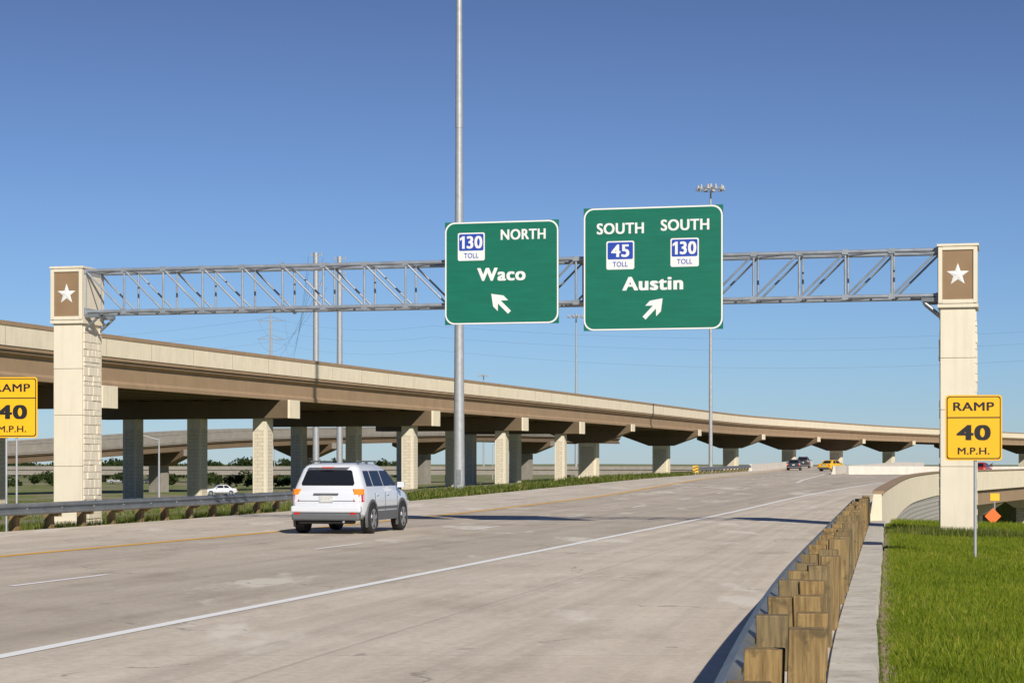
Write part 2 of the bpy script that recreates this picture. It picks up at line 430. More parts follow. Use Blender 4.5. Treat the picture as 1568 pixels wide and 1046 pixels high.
sweep(b,XR,np.arange(146,420,4.),[(-10,-.2),(.05,-.2),(.05,-1.75),(-.5,-1.75),(-.5,-.5),(-10,-.5)],M['brown'],zRf)
for y in (163,190,222,262):
    r,t=rdir(XR,y); rz=math.atan2(r.y,r.x); c=Vector((float(XR(y)),y,0))+r*-2.6; z0=.3-1.76
    b.box((c.x,c.y,z0-.5),(2.0,1.6,.98),M['cream'],rz,top=(5,1.6))
    b.box((c.x,c.y,z0-4),(1.6,1.5,6),M['stone'],rz)
b.obj('girder_and_piers',rb)

# ------------------------------------------------------------ overpass
def overpass(name,fx,ys_,ztop,width,bents,hammer_from,thick=1.9,lite=False):
    root=empty(name); zf=(lambda y:ztop) if not callable(ztop) else ztop
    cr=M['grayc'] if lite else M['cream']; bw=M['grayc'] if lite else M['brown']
    b=B()
    sweep(b,fx,ys_,[(0,-.25),(0,-1.40),(-.45,-1.40),(-.32,-1.0),(-.22,-.25)],cr,zf)
    sweep(b,fx,ys_,[(-width,-.25),(-width,-1.40),(-width+.45,-1.40),(-width+.32,-1.0),(-width+.22,-.25)],cr,zf)
    b.obj('parapet',root)
    if not lite:
        b=B()
        for y in np.arange(ys_[0]+2,ys_[-1]-2,6.1):
            r,t=rdir(fx,y); p=Vector((float(fx(y)),y,0)); 
            b.box((p.x+r.x*-.010,p.y+r.y*-.010,float(zf(y))-.83),(.03,.025,1.1),M['brownd'],math.atan2(r.y,r.x))
        b.obj('parapet_joints',root)
    b=B()
    sweep(b,fx,ys_,[(.05,-.247),(.05,0),(-.27,0),(-.27,-.247)],bw,zf)
    sweep(b,fx,ys_,[(-width-.05,-.247),(-width-.05,0),(-width+.27,0),(-width+.27,-.247)],bw,zf)
    b.obj('parapet_coping',root)
    b=B()
    sweep(b,fx,ys_,[(-.06,-1.403),(-width+.06,-1.403),(-width+.06,-1.62),(-.06,-1.62)],bw,zf); b.obj('deck_slab',root)
    b=B(); nG=3 if lite else 7
    for i in range(nG):
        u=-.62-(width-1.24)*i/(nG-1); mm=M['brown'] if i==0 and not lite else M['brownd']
        T=-1.623; bt=-1.4-thick
        pf=[(u+.42,T),(u+.42,T-.18),(u+.14,T-.36),(u+.14,bt+.42),(u+.33,bt+.24),(u+.33,bt),(u-.33,bt),(u-.33,bt+.24),(u-.14,bt+.42),(u-.14,T-.36),(u-.42,T-.18),(u-.42,T)]
        sweep(b,fx,ys_,pf,mm,zf)
    b.obj('girders',root)
    b=B(); bc=B()
    for y in bents:
        r,t=rdir(fx,y); rz=math.atan2(r.y,r.x); p0=Vector((float(fx(y)),y,0)); under=float(zf(y))-1.4-thick
        if y<hammer_from:
            L=width+.2; c=p0+r*(-width/2+.1)
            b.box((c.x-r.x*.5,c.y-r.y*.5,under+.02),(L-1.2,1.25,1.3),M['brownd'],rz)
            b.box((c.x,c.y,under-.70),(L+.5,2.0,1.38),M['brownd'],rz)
            e=p0+r*(.1+.25+.1+.012); 
            b.box((e.x-r.x*.06,e.y-r.y*.06,under-.70),(.16,2.03,1.41),M['cream'],rz)
            cu=[-2.2,-7.8,-13.4]
            for u in cu:
                q=p0+r*u; g=float(gz(q.x,q.y))
                h=under-1.39-g+.6
                bc.box((q.x,q.y,g-.6+h/2),(1.15,1.3,h),M['creamc'],rz)
                for s_ in (-1,1):
                    qq=q+t*s_*.652; bc.box((qq.x,qq.y,g-.6+h/2-.35),(.80,.05,h-.9),M['stone'],rz)
                    qq=q+r*s_*.577; bc.box((qq.x,qq.y,g-.6+h/2-.35),(.05,.95,h-.9),M['stone'],rz)
        else:
            hw=min(5.9,width/2+.3); c=p0+r*(-hw+.3); g=float(gz(c.x,c.y))
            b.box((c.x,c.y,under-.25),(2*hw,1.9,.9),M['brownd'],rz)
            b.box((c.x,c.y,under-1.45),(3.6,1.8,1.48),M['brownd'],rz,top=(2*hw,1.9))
            e=p0+r*(.31); b.box((e.x,e.y,under-.25),(.12,1.93,.93),cr,rz)
            h=under-2.2-g+1
            bc.box((c.x,c.y,g-1+h/2),(2.4,1.7,h),cr,rz)
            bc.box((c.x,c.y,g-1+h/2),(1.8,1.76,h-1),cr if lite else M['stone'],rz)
    b.obj('bent_caps',root,bevel=.02); bc.obj('piers',root,bevel=.03)
    return root
overpass('highway_overpass',BX,np.concatenate([np.arange(40,330,3.),np.arange(330,760,6.)]),9.9,16.0,
         [98,127,155.5,187,214,236,261,303,350,385,418,452,500,550,610],250)
FX=curve([(150,-190),(200,-120),(262,-66),(300,-40),(360,-5),(420,25)],10)
zfx=curve([(150,-2),(215,2.2),(262,4.2),(300,7.0),(360,8.5),(420,8.5)],10)
overpass('ramp_overpass',FX,np.arange(160,420,5.),lambda y:float(zfx(y)),11,[225,258,290,320,350,385],0,lite=True,thick=1.3)
vx=empty('distant_viaduct'); b=B()
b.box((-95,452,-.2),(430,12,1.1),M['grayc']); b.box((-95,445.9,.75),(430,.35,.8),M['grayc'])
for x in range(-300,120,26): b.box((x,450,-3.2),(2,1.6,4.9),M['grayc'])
b.obj('viaduct_deck',vx)

# ------------------------------------------------------------ sign text
def text(s,cx,cz,w,h,y,parent,m,bold=.0,name='text'):
    # heavier stroke: a few copies stepped sideways, each a fraction of a millimetre proud of the last
    st=bold*1.3
    offs=[(0,0)] if bold<=0 else [(-st,-st*.4),(-st,st*.4),(0,-st*.4),(0,st*.4),(st,-st*.4),(st,st*.4)]
    first=None
    for i,(dx,dz) in enumerate(offs):
        c=bpy.data.curves.new(name,'FONT'); c.body=s; c.size=1; c.align_x='LEFT'; c.resolution_u=6
        c.space_character=1+bold*3.0
        c.materials.append(m)
        o=bpy.data.objects.new(name,c); COL.objects.link(o)
        if first is None:
            bpy.context.view_layer.update()
            bb=[Vector(v) for v in o.bound_box]; x0=min(v.x for v in bb);x1=max(v.x for v in bb);y0=min(v.y for v in bb);y1=max(v.y for v in bb)
            first=(x0,x1,y0,y1)
        x0,x1,y0,y1=first
        sx=w/(x1-x0+2*st); sy=h/(y1-y0+.8*st)
        o.parent=parent; o.scale=(sx,sy,1); o.rotation_euler=(math.pi/2,0,0)
        o.location=(cx-(x0+x1)/2*sx+dx*sx,y-.0004*i,cz-(y0+y1)/2*sy+dz*sy)
def rrect(b,cx,cz,w,h,r,y,m,n=6,th=.003):
    pts=[]
    for (sx,sz,a0) in ((1,-1,-90),(1,1,0),(-1,1,90),(-1,-1,180)):
        for i in range(n+1):
            a=math.radians(a0+90*i/n); pts.append((cx+sx*(w/2-r)+r*math.cos(a),cz+sz*(h/2-r)+r*math.sin(a)))
    k=len(pts); vs=[(p[0],y,p[1]) for p in pts]+[(p[0],y+th,p[1]) for p in pts]
    b.add(vs,[tuple(range(k))]+[(i,(i+1)%k,(i+1)%k+k,i+k) for i in range(k)],m)

# ------------------------------------------------------------ gantry
ang=math.atan2(-5.8,23.65); LG=24.35
G=empty('overhead_sign_gantry',(-12.45,56.3,0),ang)
def column(x,g):
    b=B()
    segs=[(g-.5,1.62),(1.63,3.05),(3.06,4.35),(4.36,5.62)]
    for i,(a,c) in enumerate(segs): b.box((x,.65,(a+c)/2),(.86,1.28,c-a),M['creamc'])
    b.box((x,.65,2.5),(.82,1.24,5.9),M['grayc'])
    b.obj('column_shaft',G,bevel=.012)
    b=B(); b.box((x,.65,g-.1),(.95,1.38,.5),M['creamc'])
    b.box((x,.66,5.665),(1.0,1.46,.09),M['creamc'])
    b.box((x,.66,6.44),(.95,1.40,1.46),M['creamc'])
    b.box((x,.66,7.19),(1.03,1.48,.06),M['creamc'])
    for (dx,dz,w,h) in ((-.43,0,.10,1.40),(.43,0,.10,1.40),(0,.67,.76,.08),(0,-.66,.76,.10)):
        b.box((x+dx,-.055,6.43+dz),(w,.07,h),M['creamc'])
    b.obj('column_head',G,bevel=.008)
    b=B(); b.box((x,-.045,6.43),(.758,.02,1.258),M['panel'])
    b.obj('head_panel',G)
    b=B(); pts=[]
    for i in range(10):
        r=.29 if i%2==0 else .115; a=math.pi/2+i*math.pi/5; pts.append((x+r*math.cos(a),6.44+r*math.sin(a)))
    vs=[(p[0],-.062,p[1]) for p in pts]+[(p[0],-.054,p[1]) for p in pts]+[(x,-.088,6.44)]
    b.add(vs,[(i,(i+1)%10,20) for i in range(10)]+[(i,(i+1)%10,(i+1)%10+10,i+10) for i in range(10)],M['signwhite'])
    b.obj('star_emblem',G)
    b=B()
    for s_ in(-1,1):
        z=g+.2
        while z<5.5:
            h=random.choice((.12,.16,.2,.26)); h=min(h,5.55-z)
            y=.10
            while y<1.19:
                w=random.uniform(.18,.42); w=min(w,1.2-y); 
                if 1.2-(y+w)<.1: w=1.2-y
                p=random.uniform(.012,.045)
                b.box((x+s_*(.43+p/2),y+w/2,z+h/2),(p,w-.014,h-.014),M['creamc'],top=(p*random.uniform(.8,1.2),w-.03))
                y+=w
            z+=h
    b.obj('stone_facing',G,bevel=.006)
column(0,-.05); column(LG,-.22)
b=B(); x0,x1=.47,LG-.47; y0,y1=.16,1.12; z0,z1=5.95,7.10; nb=20; bl=(x1-x0)/nb
st=M['steel2']
for y in(y0,y1):
    for z in(z0,z1): b.tube((x0,y,z),(x1,y,z),.052,st,10)
for i in range(nb+1):
    x=x0+i*bl
    for y in(y0,y1): b.tube((x,y,z0),(x,y,z1),.030,st,8)
    for z in(z0,z1): b.tube((x,y0,z),(x,y1,z),.028,st,8)
    for z in (z0,z1): b.box((x,y0-.04,z),(.16,.02,.13),st)
for i in range(nb):
    a=x0+i*bl; c=a+bl; lh=i<nb*.5
    for y in(y0,y1):
        if lh: b.tube((a,y,z1),(c,y,z0),.028,st,8)
        else: b.tube((a,y,z0),(c,y,z1),.028,st,8)
    for z in(z0,z1):
        if i%2: b.tube((a,y0,z),(c,y1,z),.022,st,6)
        else: b.tube((a,y1,z),(c,y0,z),.022,st,6)
for f_ in(.25,.5,.75):
    for y in(y0,y1):
        for z in(z0,z1): b.tube((x0+(x1-x0)*f_-.03,y,z),(x0+(x1-x0)*f_+.03,y,z),.095,st,12)
for xe,s_ in((.43,1),(LG-.43,-1)):
    for z in(z0,z1): b.box((xe+s_*.03,.64,z),(.05,1.2,.22),M['steel'])
    for y in(y0,y1):
        b.box((xe+s_*.22,y,z0-.11),(.5,.14,.10),M['rail'])
        b.tube((xe+s_*.02,y,z0-.5),(xe+s_*.42,y,z0-.16),.04,M['rail'],8)
b.obj('box_truss',G,smooth=True)

def world_g(x,y,z=0):
    return Vector((-12.45,56.3,0))+Vector((math.cos(ang)*x-math.sin(ang)*y,math.sin(ang)*x+math.cos(ang)*y,z))
def gsign(x,zc,w,h,name):
    p=world_g(x,-.16,zc); e=empty(name,p,ang); b=B()
    b.box((0,.02,0),(w,.03,h),M['green'])
    rrect(b,0,0,w-.01,h-.01,.26,-.002,M['signwhite'],th=.004)
    rrect(b,0,0,w-.09,h-.09,.23,-.006,M['green'],th=.003)
    b.obj('sign_panel',e,recalc=True)
    b=B()
    for fx_ in(-.32,0,.32):
        b.box((fx_*w,.09,0),(.08,.10,h-.05),M['steel2'])
    for zz in np.linspace(-h/2+.25,h/2-.25,6): b.box((0,.05,zz),(w-.1,.03,.05),M['steel2'])
    b.obj('sign_brackets',e)
    return e
def shield(e,cx,cz,num):
    s_=.74; b=B()
    rrect(b,cx,cz,s_,s_,.05,-.010,M['signwhite'],th=.003)
    rrect(b,cx,cz+.115,s_-.07,s_-.30,.035,-.014,M['signblue'],th=.003)
    if num=='130':
        # numeral one with its flag
        x=cx-.215; z=cz+.115
        P=[(x-.035,z-.165),(x+.035,z-.165),(x+.035,z+.165),(x-.02,z+.165),(x-.095,z+.11),(x-.095,z+.045),(x-.035,z+.085)]
        k=len(P); vs=[(p[0],-.0175,p[1]) for p in P]+[(p[0],-.015,p[1]) for p in P]
        b.add(vs,[tuple(range(k))]+[(i,(i+1)%k,(i+1)%k+k,i+k) for i in range(k)],M['signwhite'])
        text('30',cx+.09,cz+.115,.43,.33,-.0165,e,M['signwhite'],.028,'route_number')
    else: text(num,cx,cz+.115,.48,.33,-.0165,e,M['signwhite'],.028,'route_number')
    b.obj('route_shield',e)
    text('TOLL',cx,cz-.235,.40,.13,-.0145,e,M['signblue'],.008,'toll_text')
def arrow(e,cx,cz,L,a):
    P=[(-.055,-L/2),(.055,-L/2),(.055,.04),(.20,-.10),(.20,.08),(0,L/2),(-.20,.08),(-.20,-.10),(-.055,.04)]
    ca,sa=math.cos(a),math.sin(a)
    vs=[(cx+x*ca-z*sa,-.011,cz+x*sa+z*ca) for x,z in P]+[(cx+x*ca-z*sa,-.008,cz+x*sa+z*ca) for x,z in P]
    k=len(P); b=B(); b.add(vs,[tuple(range(k))]+[(i,(i+1)%k,(i+1)%k+k,i+k) for i in range(k)],M['signwhite']); b.obj('arrow',e)
k=58.8; e=gsign(16.62,6.77,3.66,3.20,'highway_direction_sign')
q=lambda px,py:((px-998)/k*1.025,-(py-412)/k)
for (px,py,w,h,t_) in ((949,350,72,17,'SOUTH'),(1046.5,347,73,17,'SOUTH')):
    x,z=q(px,py); text(t_,x,z,w/k*1.02,h/k,-.010,e,M['signwhite'],.026,'direction_text')
x,z=q(998,435); text('Austin',x,z,94/k,21/k,-.010,e,M['signwhite'],.032,'destination_text')
x,z=q(949,391); shield(e,x,z,'45'); x,z=q(1046,389); shield(e,x,z,'130')
x,z=q(999,473); arrow(e,x,z,.70,-math.radians(44))
k=57.7; e=gsign(12.57,6.75,3.10,2.72,'highway_direction_sign')
q=lambda px,py:((px-770.5)/k*1.02,-(py-418.5)/k)
x,z=q(804,361); text('NORTH',x,z,69/k*1.02,16/k,-.010,e,M['signwhite'],.026,'direction_text')
x,z=q(770.5,421); text('Waco',x,z,76/k,20/k,-.010,e,M['signwhite'],.032,'destination_text')
x,z=q(724,378); shield(e,x,z,'130')
x,z=q(769,465); arrow(e,x,z,.70,math.radians(45))

# ------------------------------------------------------------ ramp speed signs
def ramp_sign(loc,w,h,zc,rz,posts):
    e=empty('ramp_speed_sign',loc,rz); b=B()
    rrect(b,0,zc,w,h,.06*w,-.003,M['signyellow'],th=.006)
    rrect(b,0,zc,w-.05*w,h-.05*w,.05*w,-.007,M['signblack'],th=.003)
    rrect(b,0,zc,w-.085*w,h-.085*w,.045*w,-.011,M['signyellow'],th=.003)
    b.box((0,-.013,zc+h*.155),(w*.915,.003,.02*w),M['signblack'])
    b.obj('sign_panel',e)
    text('RAMP',0,zc+h*.325,w*.72,h*.13,-.015,e,M['signblack'],.018,'ramp_text')
    text('40',0,zc-h*.075,w*.60,h*.235,-.015,e,M['signblack'],.034,'speed_number')
    text('M.P.H.',0,zc-h*.355,w*.56,h*.105,-.015,e,M['signblack'],.016,'mph_text')
    b=B()
    for x in posts:
        b.tube((x,.045,-.6),(x,.045,zc+h*.42),.03,M['steel'],8)
    for zz in(-.25,.25): b.box((0,.012,zc+zz*h),(w*.5,.012,.04),M['steel'])
    b.obj('posts',e)
ramp_sign((8.83,38.45,float(gz(8.83,38.45))),1.06,1.25,2.49,-.20,[.03])
zz=float(gz(-13.25,52.5)); ramp_sign((-13.05,52.5,zz),1.36,1.58,1.7+(710-624)/58.6-zz,-.12,[-.18,.10])

# ------------------------------------------------------------ high mast lights
def mast(loc,H,r0,r1,ring,name='high_mast_light'):
    e=empty(name,loc); b=B(); n=4
    for i in range(n):
        a=i/n;c=(i+1)/n; z_a=H*a;z_c=H*c
        ra=r0+(r1-r0)*a; rc=r0+(r1-r0)*c
        b.tube((0,0,z_a),(0,0,z_c+.0),ra+.012,M['steel'],20,rc-.008)
    b.tube((0,0,-.4),(0,0,.12),r0*1.7,M['grayc'],20)
    b.box((0,-r0-.01,.9),(r0*.7,.06,.9),M['rail'])
    b.obj('tapered_pole',e,smooth=True)
    b=B(); zt=H-.1
    b.tube((0,0,zt-.3),(0,0,zt+.5),r1*1.9,M['steel'],12)
    for i in range(10):
        a=2*math.pi*i/10; dx,dy=math.cos(a),math.sin(a)
        b.tube((0,0,zt),(dx*ring*.7,dy*ring*.7,zt),.05,M['steel'],6)
        a2=2*math.pi*(i+1)/10
        b.tube((dx*ring*.6,dy*ring*.6,zt),(math.cos(a2)*ring*.6,math.sin(a2)*ring*.6,zt),.05,M['steel'],6)
        b.tube((dx*ring,dy*ring,zt-.32),(dx*ring,dy*ring,zt-.05),.36,M['steel'],12,.2)
        b.tube((dx*ring,dy*ring,zt-.05),(dx*ring,dy*ring,zt+.28),.16,M['steel'],10,.12)
    b.obj('luminaire_ring',e)
def on(x,y): return (x,y,float(gz(x,y)))
mast(on(-3.28,124.6),45,.34,.12,1.6)
mast((25.3,256,-.4),37.3,.26,.12,1.6)
mast((15.3,480,-1),38,.35,.16,1.9)
mast((-11,780,-2),38,.35,.2,1.9)
def upole(x,y,ztop,r):
    z=float(gz(x,y)); e=empty('utility_pole',(x,y,z)); b=B(); H=ztop-z
    b.tube((0,0,-.3),(0,0,H),r,M['steel'],16,r*.75)
    for zz in (H-.4,H-2.2,H-4): b.tube((-.7,0,zz),(.7,0,zz+.05),.05,M['steel'],8); b.tube((.65,0,zz),(.65,0,zz+.4),.07,M['steel'],8); b.tube((-.65,0,zz),(-.65,0,zz+.4),.07,M['steel'],8)
    b.obj('steel_shaft',e,smooth=True)
upole(-23.6,242,1.7+323/12.72,.42); upole(-20.75,242,1.7+317/12.72,.40)
e=empty('transmission_tower',(-60,500,-2.2)); b=B(); H=41.5
b.tube((0,0,0),(0,0,H),.35,M['steel'],8,.15)
for sx in(-1,1): b.tube((sx*1.0,0,0),(sx*.25,0,H*.95),.10,M['steel'],5)
for zz in(.72,.84,.95): b.tube((-3.2,0,H*zz),(3.2,0,H*zz),.08,M['steel'],5); b.tube((-3.2,0,H*zz),(0,0,H*zz+1.2),.05,M['steel'],4); b.tube((3.2,0,H*zz),(0,0,H*zz+1.2),.05,M['steel'],4)
b.obj('shaft_and_arms',e)
def wire(p,q,sag,r,b):
    p=Vector(p);q=Vector(q);prev=p
    for i in range(1,25):
        t=i/24; c=p.lerp(q,t); c.z-=sag*4*t*(1-t); b.tube(prev,c,r,M['trim'],4,caps=False); prev=c
e=empty('power_line'); b=B()
for k_,zz in enumerate((26.6,24.8,23)):
    wire((-22.7+k_*.2,242,zz-.1),(-63.4,500,H*.72-2+k_*5),6,.015,b); wire((-24.5,242,zz),(-56.6,500,H*.72-2+k_*5),7,.015,b)
for zz,sg in((36,4),(33.2,4),(30,5)):
    wire((-20,500,zz),(160,460,zz-1),sg,.015,b); wire((-60,500,zz+2),(-20,500,zz),2,.015,b); wire((-60,500,zz+2),(-220,520,zz),5,.015,b)
b.obj('wires',e,recalc=False)
e=empty('street_lamp',on(-36,205)); b=B(); b.tube((0,0,0),(0,0,6.4),.13,M['steel'],10,.08); b.tube((0,0,6.3),(-1.8,0,6.8),.05,M['steel'],8); b.box((-2.0,0,6.8),(.7,.3,.15),M['steel']); b.obj('lamp_pole',e)
e=empty('street_lamp',on(-5,520)); b=B(); b.tube((0,0,0),(0,0,9),.15,M['steel'],10,.08); b.tube((0,0,9),(6,0,11),.08,M['steel'],8); b.box((6,0,11),(1,.5,.2),M['steel']); b.obj('lamp_pole',e)

# ------------------------------------------------------------ vehicles
def wheel(b,x,y,r,w,s_):
    def ring(rr,xx,n=28): return [(xx,y+rr*math.cos(2*math.pi*i/n),r+rr*math.sin(2*math.pi*i/n)) for i in range(n)]
    xo=x+s_*w/2; xi=x-s_*w/2
    b.loft([ring(r*.55,xi),ring(r*.95,xi),ring(r,xi+s_*.03),ring(r,xo-s_*.03),ring(r*.95,xo),ring(r*.68,xo)],M['tyre'],True)
    b.loft([ring(r*.68,xo+s_*.002),ring(r*.64,xo+s_*.006),ring(r*.60,xo-s_*.02+s_*.024)],M['rim'],False)
    b.loft([ring(r*.16,xo+s_*.018,12),ring(r*.12,xo+s_*.028,12)],M['rim'],True)
    for k_ in range(5):
        a=2*math.pi*k_/5+.3; c,sn=math.cos(a),math.sin(a); h=.045
        p=[(r*.1*c-h*sn,r*.1*sn+h*c),(r*.1*c+h*sn,r*.1*sn-h*c),(r*.62*c+h*sn,r*.62*sn-h*c),(r*.62*c-h*sn,r*.62*sn+h*c)]
        vs=[(xo+s_*.016,y+u,r+v) for u,v in p]+[(xo-s_*.01,y+u,r+v) for u,v in p]
        b.add(vs,[(0,1,2,3),(0,1,5,4),(1,2,6,5),(2,3,7,6),(3,0,4,7)],M['rim'])
SUV=dict(st=[(.02,.52,.96,.80),(.07,.44,1.06,.855),(.16,.40,1.12,.90),(.5,.34,1.14,.92),(1.4,.30,1.13,.925),(3.25,.30,1.09,.92),(3.7,.30,1.04,.91),(4.15,.33,.95,.87),(4.38,.38,.82,.80),(4.46,.48,.68,.70)],
  gh=[(1.05,.11,3.50,.885),(1.13,.13,3.40,.87),(1.56,.30,2.66,.715),(1.64,.37,2.48,.66),(1.69,.50,2.30,.57),(1.715,.8,2.0,.36)],wr=.36,wy=(.80,3.42),L=4.5,cc=.17,
  rw=(.67,1.17,1.545),win=[(.50,1.02,.58,1.02),(1.09,1.90,1.09,1.87),(1.97,3.10,1.95,2.58)],wz=(1.15,1.525))
SED=dict(st=[(.03,.45,.80,.76),(.10,.34,.95,.84),(.5,.28,.98,.87),(1.0,.26,.97,.88),(3.1,.26,.93,.88),(3.7,.26,.86,.87),(4.2,.28,.76,.83),(4.5,.34,.62,.74)],
  gh=[(.90,.55,3.25,.82),(.96,.65,3.15,.80),(1.34,1.15,2.45,.62),(1.40,1.3,2.3,.54),(1.42,1.5,2.1,.4)],wr=.31,wy=(.85,3.55),L=4.55,cc=.10,
  rw=(.56,1.0,1.31),win=[(1.0,1.72,1.3,1.72),(1.82,2.9,1.82,2.42)],wz=(1.0,1.31))
def car(name,D,pm,loc,rz,suv=False):
    e=empty(name,loc,rz); b=B(); rings=[]
    for (y,zb,zt,w) in D['st']:
        h=[(w*.86,zb),(w*.96,zb+.08),(w*.99,zb+.22),(w*1.005,(zb+zt)/2+.06),(w*.985,zt-.12),(w*.955,zt-.04),(w*.86,zt)]
        rings.append([(x,y,z) for x,z in h]+[(-x,y,z) for x,z in reversed(h)])
    b.loft(rings,pm); b.obj('body_shell',e,smooth=True,bevel=.02,seg=3,ang=50)
    b=B(); rings=[]
    for (z,ya,yb,w) in D['gh']:
        c=D['cc']*w/.87; rings.append([(-w+c,ya,z),(w-c,ya,z),(w-.35*c,ya+.3*c,z),(w-.08*c,ya+.75*c,z),(w,ya+c+.1,z),(w,yb-c-.15,z),(w-.04,yb-.12,z),(w-c-.1,yb,z),(-w+c+.1,yb,z),(-w+.04,yb-.12,z),(-w,yb-c-.15,z),(-w,ya+c+.1,z),(-w+.08*c,ya+.75*c,z),(-w+.35*c,ya+.3*c,z)])
    b.loft(rings,pm); b.obj('cabin',e,smooth=True,bevel=.012,ang=50)
    g1,g2=D['gh'][1],D['gh'][2]
    sw=lambda z:g1[3]+(g2[3]-g1[3])*(z-g1[0])/(g2[0]-g1[0])+.007
    ry_=lambda z:g1[1]+(g2[1]-g1[1])*(z-g1[0])/(g2[0]-g1[0])-.007
    fy_=lambda z:g1[2]+(g2[2]-g1[2])*(z-g1[0])/(g2[0]-g1[0])+.007
    b=B(); za,zb=D['wz']
    for (a,c,a2,c2) in D['win']:
        for s_ in(-1,1): 
            b.add([(s_*sw(za),a,za),(s_*sw(za),c,za),(s_*sw(zb),c2,zb),(s_*sw(zb),a2,zb)],[(0,1,2,3)],M['glass'])
    rw,z1_,z2_=D['rw']
    b.add([(-rw*.96,ry_(z1_),z1_),(rw*.96,ry_(z1_),z1_),(rw,ry_(z1_+.05),z1_+.05),(rw*.86,ry_(z2_-.03),z2_-.03),(rw*.80,ry_(z2_),z2_),(-rw*.80,ry_(z2_),z2_),(-rw*.86,ry_(z2_-.03),z2_-.03),(-rw,ry_(z1_+.05),z1_+.05)],[tuple(range(8))],M['glass'])
    b.add([(-rw,fy_(z1_),z1_),(rw,fy_(z1_),z1_),(rw*.80,fy_(z2_),z2_),(-rw*.80,fy_(z2_),z2_)],[(0,1,2,3)],M['glass'])
    b.obj('windows',e,recalc=False)
    b=B(); W0=max(s_[3] for s_ in D['st']); r=D['wr']
    for y in D['wy']:
        for s_ in(-1,1): wheel(b,s_*(W0-.085),y,D['wr'],.24,s_)
    b.obj('wheels',e,smooth=True)
    b=B()
    for y in D['wy']:
        for s_ in(-1,1):
            n=16; a0=-25;a1=205
            inn=[];out=[]
            for i in range(n+1):
                a=math.radians(a0+(a1-a0)*i/n)
                z=r+(r+.055)*math.sin(a); zo=r+(r+.115)*math.sin(a)
                inn.append((y+(r+.055)*math.cos(a),z)); out.append((y+(r+.115)*math.cos(a),zo))
            xx=s_*(W0+.018); 
            b.add([(s_*(W0+.010),p[0],p[1]) for p in inn],[tuple(range(n+1))],M['signblack'])
            vs=[(xx,p[0],p[1]) for p in inn]+[(xx,p[0],p[1]) for p in out]+[(s_*(W0-.04),p[0],p[1]) for p in out]
            mm=M['trim'] if suv else pm
            b.add(vs,[(i,i+1,i+n+2,i+n+1) for i in range(n)]+[(i+n+1,i+n+2,i+2*n+3,i+2*n+2) for i in range(n)],mm)
    zb0=D['st'][3][1]
    for s_ in(-1,1): b.box((s_*(W0-.0),(D['wy'][0]+D['wy'][1])/2,zb0+.09),(.05,D['wy'][1]-D['wy'][0]-2*r-.16,.22),M['trim'])
    b.obj('wheel_arches_and_sills',e,recalc=False)
    zt=D['st'][2][2]
    b=B()
    bz=.58 if suv else .55; w=W0*1.90
    b.box((0,.04,bz+.02),(w,.22,.17),pm); b.box((0,.03,bz-.16),(w*.97,.22,.18),M['trim']); b.box((0,.10,bz-.28),(w*.8,.2,.10),M['signblack'])
    b.obj('rear_bumper',e,bevel=.05,seg=4,smooth=True)
    b=B()
    if suv:
        # wrap-round tail lamps following the rear corner
        for s_ in(-1,1):
            for (za,zb_,mm,wd) in ((zt-.17,zt-.03,M['amber'],.93),(zt-.34,zt-.175,M['red'],1.0)):
                P=[(W0-.235*wd,.022),(W0-.10,.045),(W0-.035,.115),(W0-.012,.20)]
                ring0=[(s_*x,y-.008,za) for x,y in P]+[(s_*(x-.05),y+.05,za) for x,y in reversed(P)]
                ring1=[(s_*(x-.012),y+.002,zb_) for x,y in P]+[(s_*(x-.06),y+.055,zb_) for x,y in reversed(P)]
                b.loft([ring0,ring1],mm)
    else:
        for s_ in(-1,1):
            xx=s_*(W0-.12); b.box((xx,.055,zt-.17),(.18,.09,.13),M['amber'],rz=s_*.25); b.box((xx,.045,zt-.295),(.19,.09,.12),M['red'],rz=s_*.25)
    for s_ in(-1,1):
        b.box((s_*(W0-.22),-.073,bz-.08),(.14,.02,.05),M['red'])
        b.box((s_*(W0+.10),D['win'][-1][1]-.12,D['wz'][0]+.02),(.18,.10,.14),pm)
        b.box((s_*(W0-.22),D['L']-.17,D['st'][-2][2]-.13),(.26,.12,.12),M['plate'])
        for yy in (1.25,2.15): b.box((s_*(W0+.008),yy,zt-.18),(.025,.17,.03),pm)
    b.box((0,.005,zt-.27),(.34,.03,.16),M['plate']); b.box((0,.0,zt-.15),(.62,.05,.035),M['trim'])
    b.tube((.45,-.03,.30),(.45,.15,.30),.03,M['steel'],8)
    b.obj('lights_and_trim',e,bevel=.006)
    b=B()
    for s_ in(-1,1):
        for yy in(1.05,1.93,3.0): b.box((s_*(W0+.004),yy,zt-.38),(.003,.012,.5),M['signblack'])
        b.box((s_*(W0+.006),2.0,zt-.50),(.02,1.9,.06),M['trim'] if suv else pm)
    if suv:
        for s_ in(-1,1):
            b.box((s_*.58,1.45,1.755),(.04,1.6,.035),M['trim'])
            for yy in(.75,1.45,2.15): b.box((s_*.58,yy,1.72),(.035,.08,.06),M['trim'])
        b.box((0,.28,1.625),(1.0,.20,.03),pm); b.box((0,.17,1.605),(.3,.02,.025),M['red'])
        b.tube((0,.13,1.18),(.25,.16,1.28),.008,M['signblack'],5)
        b.box((0,.018,.80),(1.45,.008,.012),M['signblack'])
    b.obj('seams_and_roof_rails',e)
    return e
rz=-math.atan2(float(mid(52)-mid(48)),4.0)
def on_r(x,y): return (x,y,float(roadz(x,y))+.004)
car('suv_car',SUV,M['pwhite'],on_r(-4.48,48.4),rz+.01,True)
hd=lambda fx,y:-math.atan2(float(fx(y+2)-fx(y-2)),4)
car('sedan_car',SED,M['pdark'],on_r(float(XY(263))+1.8,263),hd(XY,263))
